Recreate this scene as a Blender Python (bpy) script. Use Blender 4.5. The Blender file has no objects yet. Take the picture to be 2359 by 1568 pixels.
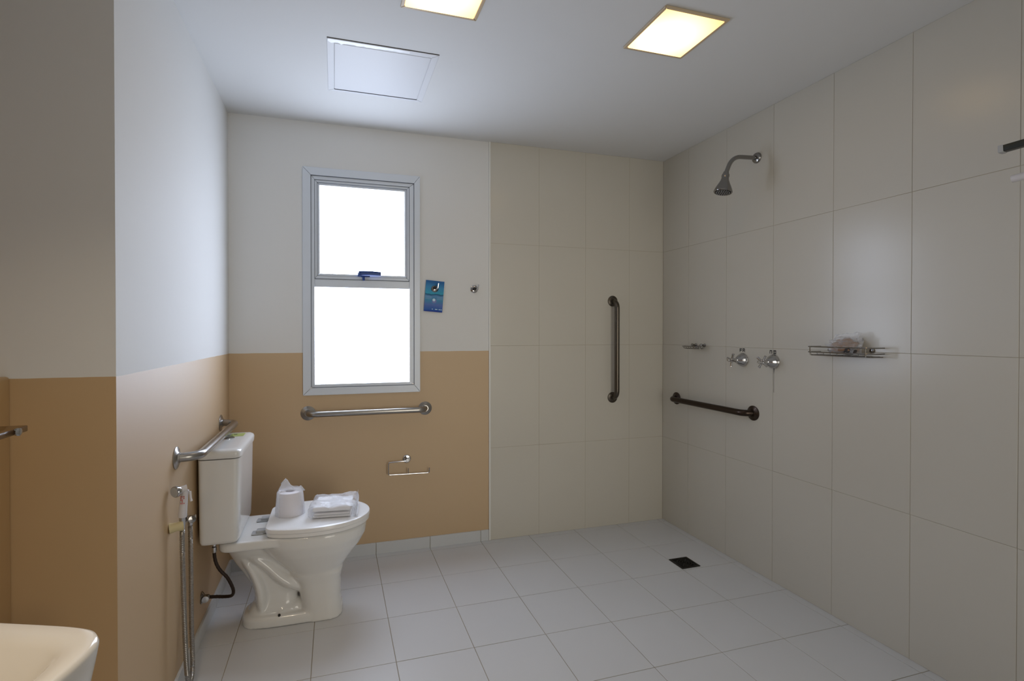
import bpy, bmesh, math, random
from mathutils import Vector, Matrix, noise
PI = math.pi
S = bpy.context.scene
C = S.collection

# ------------------------------------------------------------------ camera
CAMZ, YAW, PITCH, ROLL = 1.2261, 0.2943, -0.0082, 0.0
cam = bpy.data.cameras.new('camera'); co = bpy.data.objects.new('camera', cam); C.objects.link(co)
cam.sensor_fit = 'HORIZONTAL'; cam.sensor_width = 36.0; cam.lens = 36 * 1168.25 / 2359
cam.shift_x = (1179.5 - 1124.62) / 2359; cam.shift_y = (774.17 - 784.0) / 2359
cam.clip_start = 0.02
co.location = (0, 0, CAMZ); co.rotation_euler = (PI / 2 + PITCH, 0, -YAW)
S.camera = co

# ------------------------------------------------------------------ world, exposure
w = bpy.data.worlds.new('world'); S.world = w; w.use_nodes = True
w.node_tree.nodes['Background'].inputs[0].default_value = (0.80, 0.88, 1.0, 1)
w.node_tree.nodes['Background'].inputs[1].default_value = 1.0
S.view_settings.view_transform = 'Standard'; S.view_settings.look = 'None'
S.view_settings.gamma = 1; S.view_settings.use_curve_mapping = False
S.view_settings.exposure = 0.0
WINDOW_L = 8.8        # radiance of the frosted panes with daylight behind
LAMP_L = 3.3          # radiance of the square ceiling lamps
VANITY_W = 3.6
ROOM_W = 8.5

# ------------------------------------------------------------------ room measures
D, XR, XL, XB, Y1 = 2.8558, 2.0666, -0.5151, 0.8738, 1.4608
H, PAINT, BASEH, TW = 2.34, 1.1165, 0.0634, 0.3115
XV = -0.727           # face of the half-height wall beside the basin
XF = -1.10            # wall behind it
YB = -1.25            # wall behind the camera
G = [0.0, 0.5436, 1.1456, 1.7477, H]


# ------------------------------------------------------------------ materials
def lin(r, g, b):
    f = lambda c: (c / 255 / 12.92) if c / 255 <= 0.04045 else ((c / 255 + 0.055) / 1.055) ** 2.4
    return (f(r), f(g), f(b), 1)


def mat(name, col, rough=0.5, metal=0.0, coat=0.0, bump=0.0, bscale=60, var=0.0, vscale=3, spec=0.5, trans=0.0, alpha=1.0, emit=None, estr=0):
    m = bpy.data.materials.new(name); m.use_nodes = True
    nt = m.node_tree; b = nt.nodes['Principled BSDF']
    b.inputs['Base Color'].default_value = col
    b.inputs['Roughness'].default_value = rough
    b.inputs['Metallic'].default_value = metal
    b.inputs['Specular IOR Level'].default_value = spec
    b.inputs['Coat Weight'].default_value = coat
    b.inputs['Coat Roughness'].default_value = 0.08
    b.inputs['Transmission Weight'].default_value = trans
    b.inputs['Alpha'].default_value = alpha
    if emit:
        b.inputs['Emission Color'].default_value = emit; b.inputs['Emission Strength'].default_value = estr
    tc = nt.nodes.new('ShaderNodeNewGeometry')
    if bump:
        n = nt.nodes.new('ShaderNodeTexNoise'); n.inputs['Scale'].default_value = bscale; n.inputs['Detail'].default_value = 4
        nt.links.new(tc.outputs['Position'], n.inputs['Vector'])
        bp = nt.nodes.new('ShaderNodeBump'); bp.inputs['Strength'].default_value = bump; bp.inputs['Distance'].default_value = 0.002
        nt.links.new(n.outputs['Fac'], bp.inputs['Height']); nt.links.new(bp.outputs['Normal'], b.inputs['Normal'])
    if var:
        n = nt.nodes.new('ShaderNodeTexNoise'); n.inputs['Scale'].default_value = vscale; n.inputs['Detail'].default_value = 5
        nt.links.new(tc.outputs['Position'], n.inputs['Vector'])
        mx = nt.nodes.new('ShaderNodeMix'); mx.data_type = 'RGBA'
        mx.inputs[6].default_value = tuple(c * (1 - var) for c in col[:3]) + (1,)
        mx.inputs[7].default_value = tuple(min(1, c * (1 + var)) for c in col[:3]) + (1,)
        nt.links.new(n.outputs['Fac'], mx.inputs[0]); nt.links.new(mx.outputs[2], b.inputs['Base Color'])
    return m


WHITE_C, TAN_C = lin(222, 222, 220), lin(190, 157, 110)


def paint_material():
    """wall paint: white above a straight masked line, tan gloss below it"""
    m = bpy.data.materials.new('two_tone_wall_paint'); m.use_nodes = True
    nt = m.node_tree; b = nt.nodes['Principled BSDF']; L = nt.links
    g = nt.nodes.new('ShaderNodeNewGeometry'); s = nt.nodes.new('ShaderNodeSeparateXYZ')
    L.new(g.outputs['Position'], s.inputs[0])
    n = nt.nodes.new('ShaderNodeTexNoise'); n.inputs['Scale'].default_value = 9; L.new(g.outputs['Position'], n.inputs['Vector'])
    wob = nt.nodes.new('ShaderNodeMath'); wob.operation = 'MULTIPLY_ADD'; wob.inputs[1].default_value = 0.004
    L.new(n.outputs['Fac'], wob.inputs[0]); L.new(s.outputs['Z'], wob.inputs[2])
    gt = nt.nodes.new('ShaderNodeMath'); gt.operation = 'GREATER_THAN'; gt.inputs[1].default_value = PAINT + 0.002
    L.new(wob.outputs[0], gt.inputs[0])
    mx = nt.nodes.new('ShaderNodeMix'); mx.data_type = 'RGBA'
    mx.inputs[6].default_value = TAN_C; mx.inputs[7].default_value = WHITE_C
    L.new(gt.outputs[0], mx.inputs[0]); L.new(mx.outputs[2], b.inputs['Base Color'])
    r = nt.nodes.new('ShaderNodeMix'); r.data_type = 'FLOAT'; r.inputs[2].default_value = 0.58; r.inputs[3].default_value = 0.7
    b.inputs['Specular IOR Level'].default_value = 1.0
    cw = nt.nodes.new('ShaderNodeMix'); cw.data_type = 'FLOAT'; cw.inputs[2].default_value = 1.0; cw.inputs[3].default_value = 0.05
    L.new(gt.outputs[0], cw.inputs[0]); L.new(cw.outputs[0], b.inputs['Coat Weight']); b.inputs['Coat Roughness'].default_value = 0.6; b.inputs['Coat IOR'].default_value = 1.8
    L.new(gt.outputs[0], r.inputs[0]); L.new(r.outputs[0], b.inputs['Roughness'])
    n2 = nt.nodes.new('ShaderNodeTexNoise'); n2.inputs['Scale'].default_value = 45; n2.inputs['Detail'].default_value = 3
    L.new(g.outputs['Position'], n2.inputs['Vector'])
    bp = nt.nodes.new('ShaderNodeBump'); bp.inputs['Strength'].default_value = 0.12; bp.inputs['Distance'].default_value = 0.002
    L.new(n2.outputs['Fac'], bp.inputs['Height']); L.new(bp.outputs['Normal'], b.inputs['Normal'])
    return m


M = dict(
    paint=paint_material(),
    ceiling=mat('ceiling_white', lin(222, 223, 223), 0.75, bump=0.08, bscale=30),
    hatch=mat('hatch_white', lin(222, 224, 228), 0.5),
    tile=mat('wall_tile_glaze', lin(203, 199, 188), 0.25, bump=0.03, bscale=14, var=0.03, vscale=2),
    ftile=mat('floor_tile_glaze', lin(211, 213, 216), 0.36, bump=0.05, bscale=20, var=0.04, vscale=2.5),
    btile=mat('skirting_tile_glaze', lin(205, 208, 210), 0.3, var=0.03),
    grout=mat('wall_grout', lin(178, 168, 150), 0.9, var=0.25, vscale=3),
    fgrout=mat('floor_grout', lin(160, 150, 132), 0.9, var=0.35, vscale=4),
    trim=mat('trim_white', lin(228, 228, 224), 0.4),
    alu=mat('window_white_enamel', lin(216, 223, 232), 0.3),
    gap=mat('dark_gap', lin(45, 45, 48), 0.8),
    blue=mat('blue_plastic', lin(26, 62, 128), 0.35),
    steel=mat('brushed_steel', lin(165, 162, 158), 0.28, metal=1.0),
    dsteel=mat('dark_steel', lin(96, 90, 82), 0.3, metal=1.0),  # darker steel tone for the vertical grab bar
    dbrown=mat('dark_brown_metal', lin(70, 60, 54), 0.3, metal=1.0),  # darkest, brownish metal tone for the grab bar below the taps
    chrome=mat('chrome', lin(190, 190, 192), 0.08, metal=1.0),
    dchrome=mat('dull_chrome', lin(150, 148, 146), 0.14, metal=1.0),
    black=mat('black_rubber', lin(22, 20, 20), 0.5),
    hose=mat('dark_braided_hose', lin(52, 40, 34), 0.4, metal=0.5),
    ceramic=mat('white_ceramic', lin(232, 232, 230), 0.12, coat=0.3),
    lid=mat('white_seat_plastic', lin(242, 242, 242), 0.22),
    basin=mat('cream_basin_ceramic', lin(228, 224, 216), 0.15, coat=0.3),
    cream=mat('cream_plastic', lin(205, 193, 150), 0.4),
    plastic=mat('white_plastic', lin(214, 212, 216), 0.3),
    greyp=mat('grey_plastic', lin(178, 180, 182), 0.4),
    red=mat('red_print', lin(205, 100, 100), 0.5),
    paper=mat('paper_white', lin(243, 239, 243), 0.85),
    towel=mat('towel_white', lin(245, 245, 248), 0.95, bump=0.6, bscale=260),
    core=mat('shadow_core_and_lump', lin(70, 66, 66), 0.9),  # shade coloured into the roll's hollow core; also the bag lump's own brown
    green=mat('sticker_green', lin(168, 178, 104), 0.5),
    drain=mat('drain_dark_metal', lin(30, 26, 22), 0.4, metal=0.6),
    void=mat('drain_void', lin(6, 5, 5), 0.9),
    amber=mat('brown_bagged_content', lin(150, 118, 92), 0.6, var=0.35, vscale=40),
    mark=mat('black_print', lin(36, 34, 34), 0.6),
    towelbar=mat('dark_bar', lin(42, 44, 40), 0.35, metal=0.4),
)


def film(name, alpha, tint=(0.9, 0.92, 0.97)):
    m = bpy.data.materials.new(name); m.use_nodes = True
    nt = m.node_tree; nt.nodes.clear(); L = nt.links
    out = nt.nodes.new('ShaderNodeOutputMaterial'); mix = nt.nodes.new('ShaderNodeMixShader')
    tr = nt.nodes.new('ShaderNodeBsdfTransparent'); p = nt.nodes.new('ShaderNodeBsdfPrincipled')
    p.inputs['Base Color'].default_value = (*tint, 1); p.inputs['Roughness'].default_value = 0.12
    lw = nt.nodes.new('ShaderNodeLayerWeight'); lw.inputs[0].default_value = 0.35
    n = nt.nodes.new('ShaderNodeTexNoise'); n.inputs['Scale'].default_value = 70; n.inputs['Detail'].default_value = 3
    g = nt.nodes.new('ShaderNodeNewGeometry'); L.new(g.outputs['Position'], n.inputs['Vector'])
    bp = nt.nodes.new('ShaderNodeBump'); bp.inputs['Strength'].default_value = 0.7; bp.inputs['Distance'].default_value = 0.004
    L.new(n.outputs['Fac'], bp.inputs['Height']); L.new(bp.outputs['Normal'], p.inputs['Normal'])
    ad = nt.nodes.new('ShaderNodeMath'); ad.operation = 'MULTIPLY_ADD'; ad.inputs[1].default_value = 0.5; ad.inputs[2].default_value = alpha
    ad.use_clamp = True
    L.new(lw.outputs['Facing'], ad.inputs[0]); L.new(ad.outputs[0], mix.inputs[0])
    L.new(tr.outputs[0], mix.inputs[1]); L.new(p.outputs[0], mix.inputs[2]); L.new(mix.outputs[0], out.inputs[0])
    return m


M['film'] = film('clear_plastic_film', 0.16)
M['filmw'] = film('milky_plastic_film', 0.5)
M['shelfglass'] = mat('smoked_shelf_glass', lin(120, 84, 40), 0.06, trans=0.75)


def glow(name, col, strength, obj_hot=None, col2=None, s2=None):
    """luminous panel; obj_hot = hot spot (object space) of the bulb behind the acrylic"""
    m = bpy.data.materials.new(name); m.use_nodes = True
    nt = m.node_tree; nt.nodes.clear(); L = nt.links
    out = nt.nodes.new('ShaderNodeOutputMaterial')
    e = nt.nodes.new('ShaderNodeEmission'); e.inputs[0].default_value = (*col, 1); e.inputs[1].default_value = strength
    if obj_hot:
        tc = nt.nodes.new('ShaderNodeTexCoord'); ds = nt.nodes.new('ShaderNodeVectorMath'); ds.operation = 'DISTANCE'
        L.new(tc.outputs['Object'], ds.inputs[0]); ds.inputs[1].default_value = obj_hot
        mr = nt.nodes.new('ShaderNodeMapRange'); mr.inputs[1].default_value = 0.02; mr.inputs[2].default_value = 0.185
        mr.inputs[3].default_value = 0.0; mr.inputs[4].default_value = 1.0
        L.new(ds.outputs['Value'], mr.inputs[0])
        mx = nt.nodes.new('ShaderNodeMix'); mx.data_type = 'RGBA'
        mx.inputs[6].default_value = tuple(c * strength for c in col) + (1,)
        mx.inputs[7].default_value = tuple(c * s2 for c in col2) + (1,)
        L.new(mr.outputs[0], mx.inputs[0]); L.new(mx.outputs[2], e.inputs[0]); e.inputs[1].default_value = 1
    L.new(e.outputs[0], out.inputs[0])
    return m


M['pane'] = glow('frosted_pane_daylight', (0.78, 0.88, 1.08), WINDOW_L)
M['lamp'] = glow('lit_acrylic', (1.0, 0.70, 0.32), LAMP_L * 1.5, (-0.02, 0.02, 0), (1.0, 0.58, 0.21), LAMP_L * 0.62)


# ------------------------------------------------------------------ mesh helpers
class MB:
    def __init__(s): s.v = []; s.f = []; s.m = []
    def add(s, vs, fs, mi=0):
        o = len(s.v); s.v += [tuple(p) for p in vs]; s.f += [tuple(i + o for i in f) for f in fs]; s.m += [mi] * len(fs)
        return s
    def box(s, x0, x1, y0, y1, z0, z1, mi=0):
        v = [(x0, y0, z0), (x1, y0, z0), (x1, y1, z0), (x0, y1, z0), (x0, y0, z1), (x1, y0, z1), (x1, y1, z1), (x0, y1, z1)]
        return s.add(v, [(0, 3, 2, 1), (4, 5, 6, 7), (0, 1, 5, 4), (1, 2, 6, 5), (2, 3, 7, 6), (3, 0, 4, 7)], mi)
    def loft(s, rings, close=True, mi=0):
        n = len(rings[0]); v = [p for r in rings for p in r]; f = []
        for i in range(len(rings) - 1):
            for j in range(n):
                k = (j + 1) % n; f.append((i * n + j, i * n + k, (i + 1) * n + k, (i + 1) * n + j))
        if close:
            f.append(tuple(range(n))[::-1]); f.append(tuple(range((len(rings) - 1) * n, len(rings) * n)))
        return s.add(v, f, mi)
    def tube(s, pts, r, n=12, mi=0, closed=False):
        P = [Vector(p) for p in pts]; rr = r if isinstance(r, (list, tuple)) else [r] * len(P)
        rings = []; up = None
        for i, p in enumerate(P):
            a = P[i - 1] if i > 0 or closed else p; b = P[(i + 1) % len(P)] if i < len(P) - 1 or closed else p
            t = (b - a).normalized()
            if up is None:
                up = t.orthogonal().normalized()
            up = (up - t * up.dot(t)).normalized(); sd = t.cross(up)
            rings.append([p + (up * math.cos(2 * PI * k / n) + sd * math.sin(2 * PI * k / n)) * rr[i] for k in range(n)])
        if closed:
            rings.append(rings[0])
        return s.loft(rings, not closed, mi)
    def lathe(s, prof, org, axis, n=24, mi=0):
        """prof: (radius, height along axis)"""
        a = Vector(axis).normalized(); u = a.orthogonal().normalized(); w2 = a.cross(u); o = Vector(org)
        rings = [[o + a * h + (u * math.cos(2 * PI * k / n) + w2 * math.sin(2 * PI * k / n)) * max(r, 1e-5) for k in range(n)] for r, h in prof]
        return s.loft(rings, True, mi)


def link_mesh(name, me, parent=None, mats=(), smooth=True, ang=35):
    for m_ in mats: me.materials.append(m_)
    if smooth:
        me.shade_smooth(); me.set_sharp_from_angle(angle=math.radians(ang))
    o = bpy.data.objects.new(name, me); C.objects.link(o)
    if parent: o.parent = parent
    return o


def build(mb, name, mats, parent=None, bevel=0, seg=2, smooth=True, ang=35, subs=0):
    me = bpy.data.meshes.new(name); me.from_pydata(mb.v, [], mb.f)
    for i, p in enumerate(me.polygons): p.material_index = mb.m[i]
    bm = bmesh.new(); bm.from_mesh(me)
    bmesh.ops.remove_doubles(bm, verts=bm.verts, dist=1e-6)
    bmesh.ops.recalc_face_normals(bm, faces=bm.faces)
    if bevel:
        es = [e for e in bm.edges if len(e.link_faces) == 2 and e.calc_face_angle(0) > 0.6]
        bmesh.ops.bevel(bm, geom=es, offset=bevel, segments=seg, affect='EDGES', profile=0.5, clamp_overlap=True)
    bm.to_mesh(me); bm.free()
    if not isinstance(mats, (list, tuple)): mats = [mats]
    return link_mesh(name, me, parent, mats, smooth, ang)


def thing(name, label, cat, loc=(0, 0, 0), group=None):
    o = bpy.data.objects.new(name, None); C.objects.link(o); o.location = loc; o.empty_display_size = 0.05
    o['label'] = label; o['category'] = cat
    if group: o['group'] = group
    return o


def struct(o):
    o['kind'] = 'structure'; return o


def setloc(child, parent):
    """meshes are written in world coordinates; keep them there under an empty that is not at the origin"""
    child.parent = parent; child.matrix_parent_inverse = Matrix.Translation(-parent.location)
    return child


def part(mb, name, mats, root, **k):
    lab = k.pop('label', None)
    o = build(mb, name, mats, **k)
    r = root
    off = Vector((0, 0, 0))
    while r is not None:
        off += r.location; r = r.parent
    o.data.transform(Matrix.Translation(-off)); o.parent = root
    if lab: o['label'] = lab
    return o


def arc(c, a, b, n=6):
    """rounded corner at c between points a and b -> list of points (quadratic)"""
    a, b, c = Vector(a), Vector(b), Vector(c)
    return [(a * (1 - t) ** 2 + c * 2 * t * (1 - t) + b * t * t) for t in [i / n for i in range(n + 1)]]


def rounded(pts, r, n=6):
    P = [Vector(p) for p in pts]; out = [P[0]]
    for i in range(1, len(P) - 1):
        d1 = (P[i - 1] - P[i]).normalized(); d2 = (P[i + 1] - P[i]).normalized()
        out += arc(P[i], P[i] + d1 * r, P[i] + d2 * r, n)
    out.append(P[-1]); return out


# ------------------------------------------------------------------ room shell
WT = 0.12
rng = random.Random(4)


def wall_plain(name, x0, x1, y0, y1, z0=0, z1=H, m=None):
    mb = MB().box(x0, x1, y0, y1, z0, z1)
    return struct(build(mb, name, m or M['paint'], smooth=False))


# floor slab with individual tiles
floor = struct(build(MB().box(XF - WT, XR + WT, YB - WT, D + WT, -0.12, -0.0016), 'floor', M['fgrout'], smooth=False))
_tilecache = {}


def tile(parent, cx, cy, cz, sx, sy, sz, m, tilt=0.0, name='tile'):
    """one tile, a chamfered slab with its own object; alike sizes share a mesh"""
    key = (round(sx, 4), round(sy, 4), round(sz, 4), m.name)
    if key not in _tilecache:
        o = build(MB().box(-sx / 2, sx / 2, -sy / 2, sy / 2, -sz / 2, sz / 2), name, m, bevel=0.0007, seg=1, smooth=False)
        _tilecache[key] = o.data; bpy.data.objects.remove(o)
    o = bpy.data.objects.new(name, _tilecache[key]); C.objects.link(o); o.parent = parent
    o.location = (cx, cy, cz)
    t = [rng.uniform(-tilt, tilt) for _ in range(3)]
    if sx == min(sx, sy, sz): t[0] = 0
    elif sy == min(sx, sy, sz): t[1] = 0
    else: t[2] = 0
    o.rotation_euler = t
    return o


J = 0.0013  # half joint
xl = [0.217 + 0.3005 * k for k in range(-5, 7)]
yl = [1.894 + 0.304 * k for k in range(-11, 4)]
DRX, DRY, DRS = 1.776, 2.266, 0.058


def spans(lines, a, b):
    L = [a] + sorted(t for t in lines if a + 0.004 < t < b - 0.004) + [b]
    return [(L[i], L[i + 1]) for i in range(len(L) - 1)]


for (a, b) in spans(xl, XF, XR):
    for (c, d) in spans(yl, YB, D):
        # no floor behind the toilet-side wall
        if b < XL - 0.05 and c > Y1 + 0.02: continue
        tile(floor, (a + b) / 2, (c + d) / 2, -0.0035, b - a - 2 * J, d - c - 2 * J, 0.007, M['ftile'], 0.0012)

# back wall with the window opening
OX0, OX1, OZ0, OZ1 = -0.128, 0.434, 0.922, 2.064
mb = MB()
mb.box(XL - WT, OX0, D, D + WT, 0, H); mb.box(OX1, XR + WT, D, D + WT, 0, H)
mb.box(OX0, OX1, D, D + WT, 0, OZ0); mb.box(OX0, OX1, D, D + WT, OZ1, H)
wall_back = struct(build(mb, 'wall_back', M['paint'], smooth=False))
wall_right = wall_plain('wall_right', XR, XR + WT, YB - WT, D, m=M['grout'])


def wall_prism(name, foot):
    n = len(foot); mb = MB()
    mb.add([(x, y, 0) for x, y in foot] + [(x, y, H) for x, y in foot],
           [tuple(range(n)), tuple(range(n, 2 * n))] + [(i, (i + 1) % n, n + (i + 1) % n, n + i) for i in range(n)])
    return struct(build(mb, name, M['paint'], smooth=False))


wall_left = wall_prism('wall_left', [(XL, Y1), (XL, D), (XL - WT, D), (XL - WT, Y1 + WT)])
wall_return = wall_prism('wall_return', [(XL, Y1), (XL - WT, Y1 + WT), (XF, Y1 + WT), (XF, Y1)])
wall_vanity = wall_plain('wall_vanity', XF - WT, XF, YB - WT, Y1 + WT)
wall_front = wall_plain('wall_front', XF, XR, YB - WT, YB)
ceiling = struct(build(MB().box(XF - WT, XR + WT, YB - WT, D + WT, H, H + 0.12), 'ceiling', M['ceiling'], smooth=False))
# half height wall beside the basin
half = struct(build(MB().box(XF, XV, YB, Y1, 0, 1.122), 'wall_half_height', mat('tan_paint', TAN_C, 0.34, bump=0.12, bscale=45), bevel=0.006))

# wall tiles: shower side of the back wall and the whole right wall
TH = 0.007
bed = build(MB().box(XB + 0.004, XR, D - 0.0062, D, 0, H), 'grout', M['grout'], wall_back, smooth=False)
cols_b = spans([XB + TW, XB + 2 * TW, XB + 3 * TW], XB + 0.004, XR - 0.007)
for (a, b) in cols_b:
    for i in range(4):
        tile(wall_back, (a + b) / 2, D - TH / 2, (G[i] + G[i + 1]) / 2, b - a - 2 * J * 0.5, TH, G[i + 1] - G[i] - 2 * J * 0.5, M['tile'], 0.0012)
bed = build(MB().box(XR - 0.0058, XR, YB, D - 0.0055, 0, H), 'grout', M['grout'], wall_right, smooth=False)
for (a, b) in spans([2.5992 - TW * k for k in range(0, 14)], YB, D - 0.0072):
    for i in range(4):
        tile(wall_right, XR - TH / 2, (a + b) / 2, (G[i] + G[i + 1]) / 2, TH, b - a - 2 * J * 0.5, G[i + 1] - G[i] - 2 * J * 0.5, M['tile'], 0.0013)
# thin white tile edge trim
struct(build(MB().box(XB - 0.005, XB + 0.004, D - 0.009, D, 0, H), 'trim_1', M['trim'], smooth=False))

# skirting made of cut tiles
bb = struct(build(MB().box(XL, XB - 0.005, D - 0.005, D, 0, BASEH - 0.002), 'baseboard_back', M['grout'], smooth=False))
for (a, b) in spans(xl, XL, XB - 0.005):
    tile(bb, (a + b) / 2, D - 0.0045, BASEH / 2, b - a - 2 * J, 0.009, BASEH, M['btile'])
bl = struct(build(MB().box(XL, XL + 0.005, Y1, D - 0.009, 0, BASEH - 0.002), 'baseboard_left', M['grout'], smooth=False))
for (a, b) in spans(yl, Y1, D - 0.009):
    tile(bl, XL + 0.0045, (a + b) / 2, BASEH / 2, 0.009, b - a - 2 * J, BASEH, M['btile'])
br = struct(build(MB().box(XV, XL, Y1 - 0.005, Y1, 0, BASEH - 0.002), 'baseboard_return', M['grout'], smooth=False))
tile(br, (XV + XL) / 2, Y1 - 0.0045, BASEH / 2, XL - XV - 2 * J, 0.009, BASEH, M['btile'])

bh = struct(build(MB().box(XV, XV + 0.005, YB, Y1 - 0.009, 0, BASEH - 0.002), 'baseboard_vanity', M['grout'], smooth=False))
for (a, b) in spans(yl, YB, Y1 - 0.009):
    tile(bh, XV + 0.0045, (a + b) / 2, BASEH / 2, 0.009, b - a - 2 * J, BASEH, M['btile'])

# ------------------------------------------------------------------ window
win = bpy.data.objects.new('window_1', None); C.objects.link(win); win.location = (0.153, D, 0.9); struct(win)


def miter(x0, x1, z0, z1, X0, X1, Z0, Z1, ya, yb):
    """four mitred bars between outer rect (X..) and inner rect (x..)"""
    O = [(X0, Z0), (X1, Z0), (X1, Z1), (X0, Z1)]; I = [(x0, z0), (x1, z0), (x1, z1), (x0, z1)]
    res = []
    for k in range(4):
        q = [O[k], O[(k + 1) % 4], I[(k + 1) % 4], I[k]]
        # pull the mitre apart by a hair so that the joint shows
        d = Vector((q[1][0] - q[0][0], q[1][1] - q[0][1])).normalized() * 0.0008
        q = [(q[0][0] + d.x, q[0][1] + d.y), (q[1][0] - d.x, q[1][1] - d.y), (q[2][0] - d.x, q[2][1] - d.y), (q[3][0] + d.x, q[3][1] + d.y)]
        m_ = MB()
        v = [(a, ya, b) for a, b in q] + [(a, yb, b) for a, b in q]
        m_.add(v, [(0, 1, 2, 3), (4, 7, 6, 5), (0, 4, 5, 1), (1, 5, 6, 2), (2, 6, 7, 3), (3, 7, 4, 0)])
        res.append(m_)
    return res


CX0, CX1, CZ0, CZ1 = -0.160, 0.462, 0.890, 2.100
for m_ in miter(-0.118, 0.428, 0.931, 2.057, CX0, CX1, CZ0, CZ1, D - 0.012, D): part(m_, 'casing', M['alu'], win, bevel=0.0012, seg=1, smooth=False)
fb = MB()
for m_ in miter(-0.1005, 0.403, 0.947, 2.037, -0.1175, 0.4275, 0.9315, 2.0565, D - 0.006, D + 0.06): fb.add(m_.v, m_.f)
part(fb, 'window_frame', M['alu'], win, bevel=0.0008, seg=1, smooth=False)
SZ0 = 1.511
for inset, (ya, yb) in enumerate([(D - 0.002, D + 0.03), (D + 0.004, D + 0.034)]):
    a = 0.0125 * inset
    m4 = miter(-0.1 + 0.0128 + a, 0.4025 - 0.0128 - a, SZ0 + 0.016 + a, 2.0365 - 0.013 - a, -0.1 + a, 0.4025 - a, SZ0 + a, 2.0365 - a, ya, yb)
    if inset == 0:
        sash = MB()
    for m_ in m4: sash.add(m_.v, m_.f)
so = part(sash, 'sash', M['alu'], win, bevel=0.0007, seg=1, smooth=False)
mu = MB().box(-0.1, 0.4025, D - 0.003, D + 0.03, 1.467, 1.5095)
mu.box(-0.1, 0.4025, D - 0.0045, D, 1.5035, 1.5085)
part(mu, 'mullion', M['alu'], win, bevel=0.001, seg=1, smooth=False)
gl = MB().box(-0.076, 0.378, D + 0.017, D + 0.021, 1.535, 2.012)
part(gl, 'pane', M['pane'], so, smooth=False)
gl = MB().box(-0.1005, 0.4025, D + 0.017, D + 0.021, 0.947, 1.467)
part(gl, 'pane', M['pane'], win, smooth=False)
gapm = mat('frame_gap_seal', lin(96, 102, 112), 0.8)  # grey of the gap seals between the window frame parts
gp_ = MB()
for m4 in (miter(-0.1175, 0.4275, 0.9315, 2.0565, -0.1195, 0.4295, 0.9295, 2.0585, D - 0.0122, D - 0.002), miter(-0.0992, 0.4017, 1.5115, 2.0357, -0.1010, 0.4035, 1.5095, 2.0375, D - 0.0064, D + 0.01),
           miter(-0.0865, 0.389, 1.5275, 2.023, -0.0878, 0.3903, 1.5262, 2.0243, D - 0.0023, D + 0.01)):
    for m_ in m4: gp_.add(m_.v, m_.f)
part(gp_, 'frame_joint', gapm, win, smooth=False)
# blue latch on the sash
lt = MB().box(0.122, 0.142, D - 0.022, D - 0.002, 1.529, 1.549)
lt.box(0.139, 0.186, D - 0.02, D - 0.002, 1.526, 1.534)
lt.tube([(0.152, D - 0.013, 1.531), (0.154, D - 0.015, 1.506)], [0.008, 0.0055], 10)
la = part(lt, 'latch', M['blue'], win, bevel=0.002)
lv = MB(); sec = []
for i in range(9):
    t = i / 8; x = 0.126 + t * 0.119; zz = 1.5445 + 0.0025 * math.sin(t * PI); hh = 0.0115 - 0.002 * t
    sec.append([(x, D - 0.03, zz - hh), (x, D - 0.018, zz - hh), (x, D - 0.018, zz + hh), (x, D - 0.03, zz + hh)])
lv.loft(sec); part(lv, 'latch_lever', M['blue'], la, bevel=0.002)
# outside reveal / backing so the opening is closed
struct(build(MB().box(OX0 - 0.1, OX1 + 0.1, D + WT, D + WT + 0.01, OZ0 - 0.1, OZ1 + 0.1), 'trim_2', M['trim'], smooth=False))

# ------------------------------------------------------------------ ceiling hatch
ha = struct(bpy.data.objects.new('trim_3', None)); C.objects.link(ha); ha.location = (0.19, 2.23, H)
ha['label'] = 'white square access hatch in the ceiling above the window'
X0, X1, Z0, Z1 = -0.025, 0.407, 2.018, 2.452
for k, m_ in enumerate(miter(0.001, 0.380, 2.046, 2.432, X0, X1, Z0, Z1, 0.003, 0.006)):
    m_.v = [(x, z, H - y + 0.003) for x, y, z in m_.v]
    part(m_, 'hatch_frame', M['hatch'], ha, bevel=0.001, seg=1, smooth=False)
hp = MB().box(0.003, 0.378, 2.048, 2.4285, H - 0.003, H)
part(hp, 'hatch_panel', M['hatch'], ha, bevel=0.001, seg=1, smooth=False)
gp = MB().box(X0, X1, Z0 - 0.0016, Z0 - 0.0002, H - 0.002, H); gp.box(0.002, 0.379, 2.4288, 2.4318, H - 0.0045, H)
part(gp, 'hatch_gap', M['gap'], ha, smooth=False)
# uneven filler smeared along the frame
fl = MB(); r2 = random.Random(2); n = 26
ed = [0.012 + 0.012 * abs(noise.noise(Vector((i * 0.37, 0, 0)))) * 2 + r2.random() * 0.004 for i in range(n + 1)]
for i in range(n):
    xa, xb = X0 + 0.004 + i * 0.31 / n, X0 + 0.004 + (i + 1) * 0.31 / n
    fl.add([(xa, Z0 + 0.003, H - 0.0036), (xb, Z0 + 0.003, H - 0.0036), (xb, Z0 + 0.003 + ed[i + 1], H - 0.0036), (xa, Z0 + 0.003 + ed[i], H - 0.0036),
            (xa, Z0 + 0.003, H - 0.003), (xb, Z0 + 0.003, H - 0.003), (xb, Z0 + 0.003 + ed[i + 1], H - 0.003), (xa, Z0 + 0.003 + ed[i], H - 0.003)],
           [(0, 3, 2, 1), (4, 5, 6, 7), (0, 1, 5, 4), (2, 3, 7, 6), (1, 2, 6, 5), (3, 0, 4, 7)])
part(fl, 'filler', mat('bright_filler', lin(240, 242, 246), 0.3), ha, smooth=False)


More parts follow.
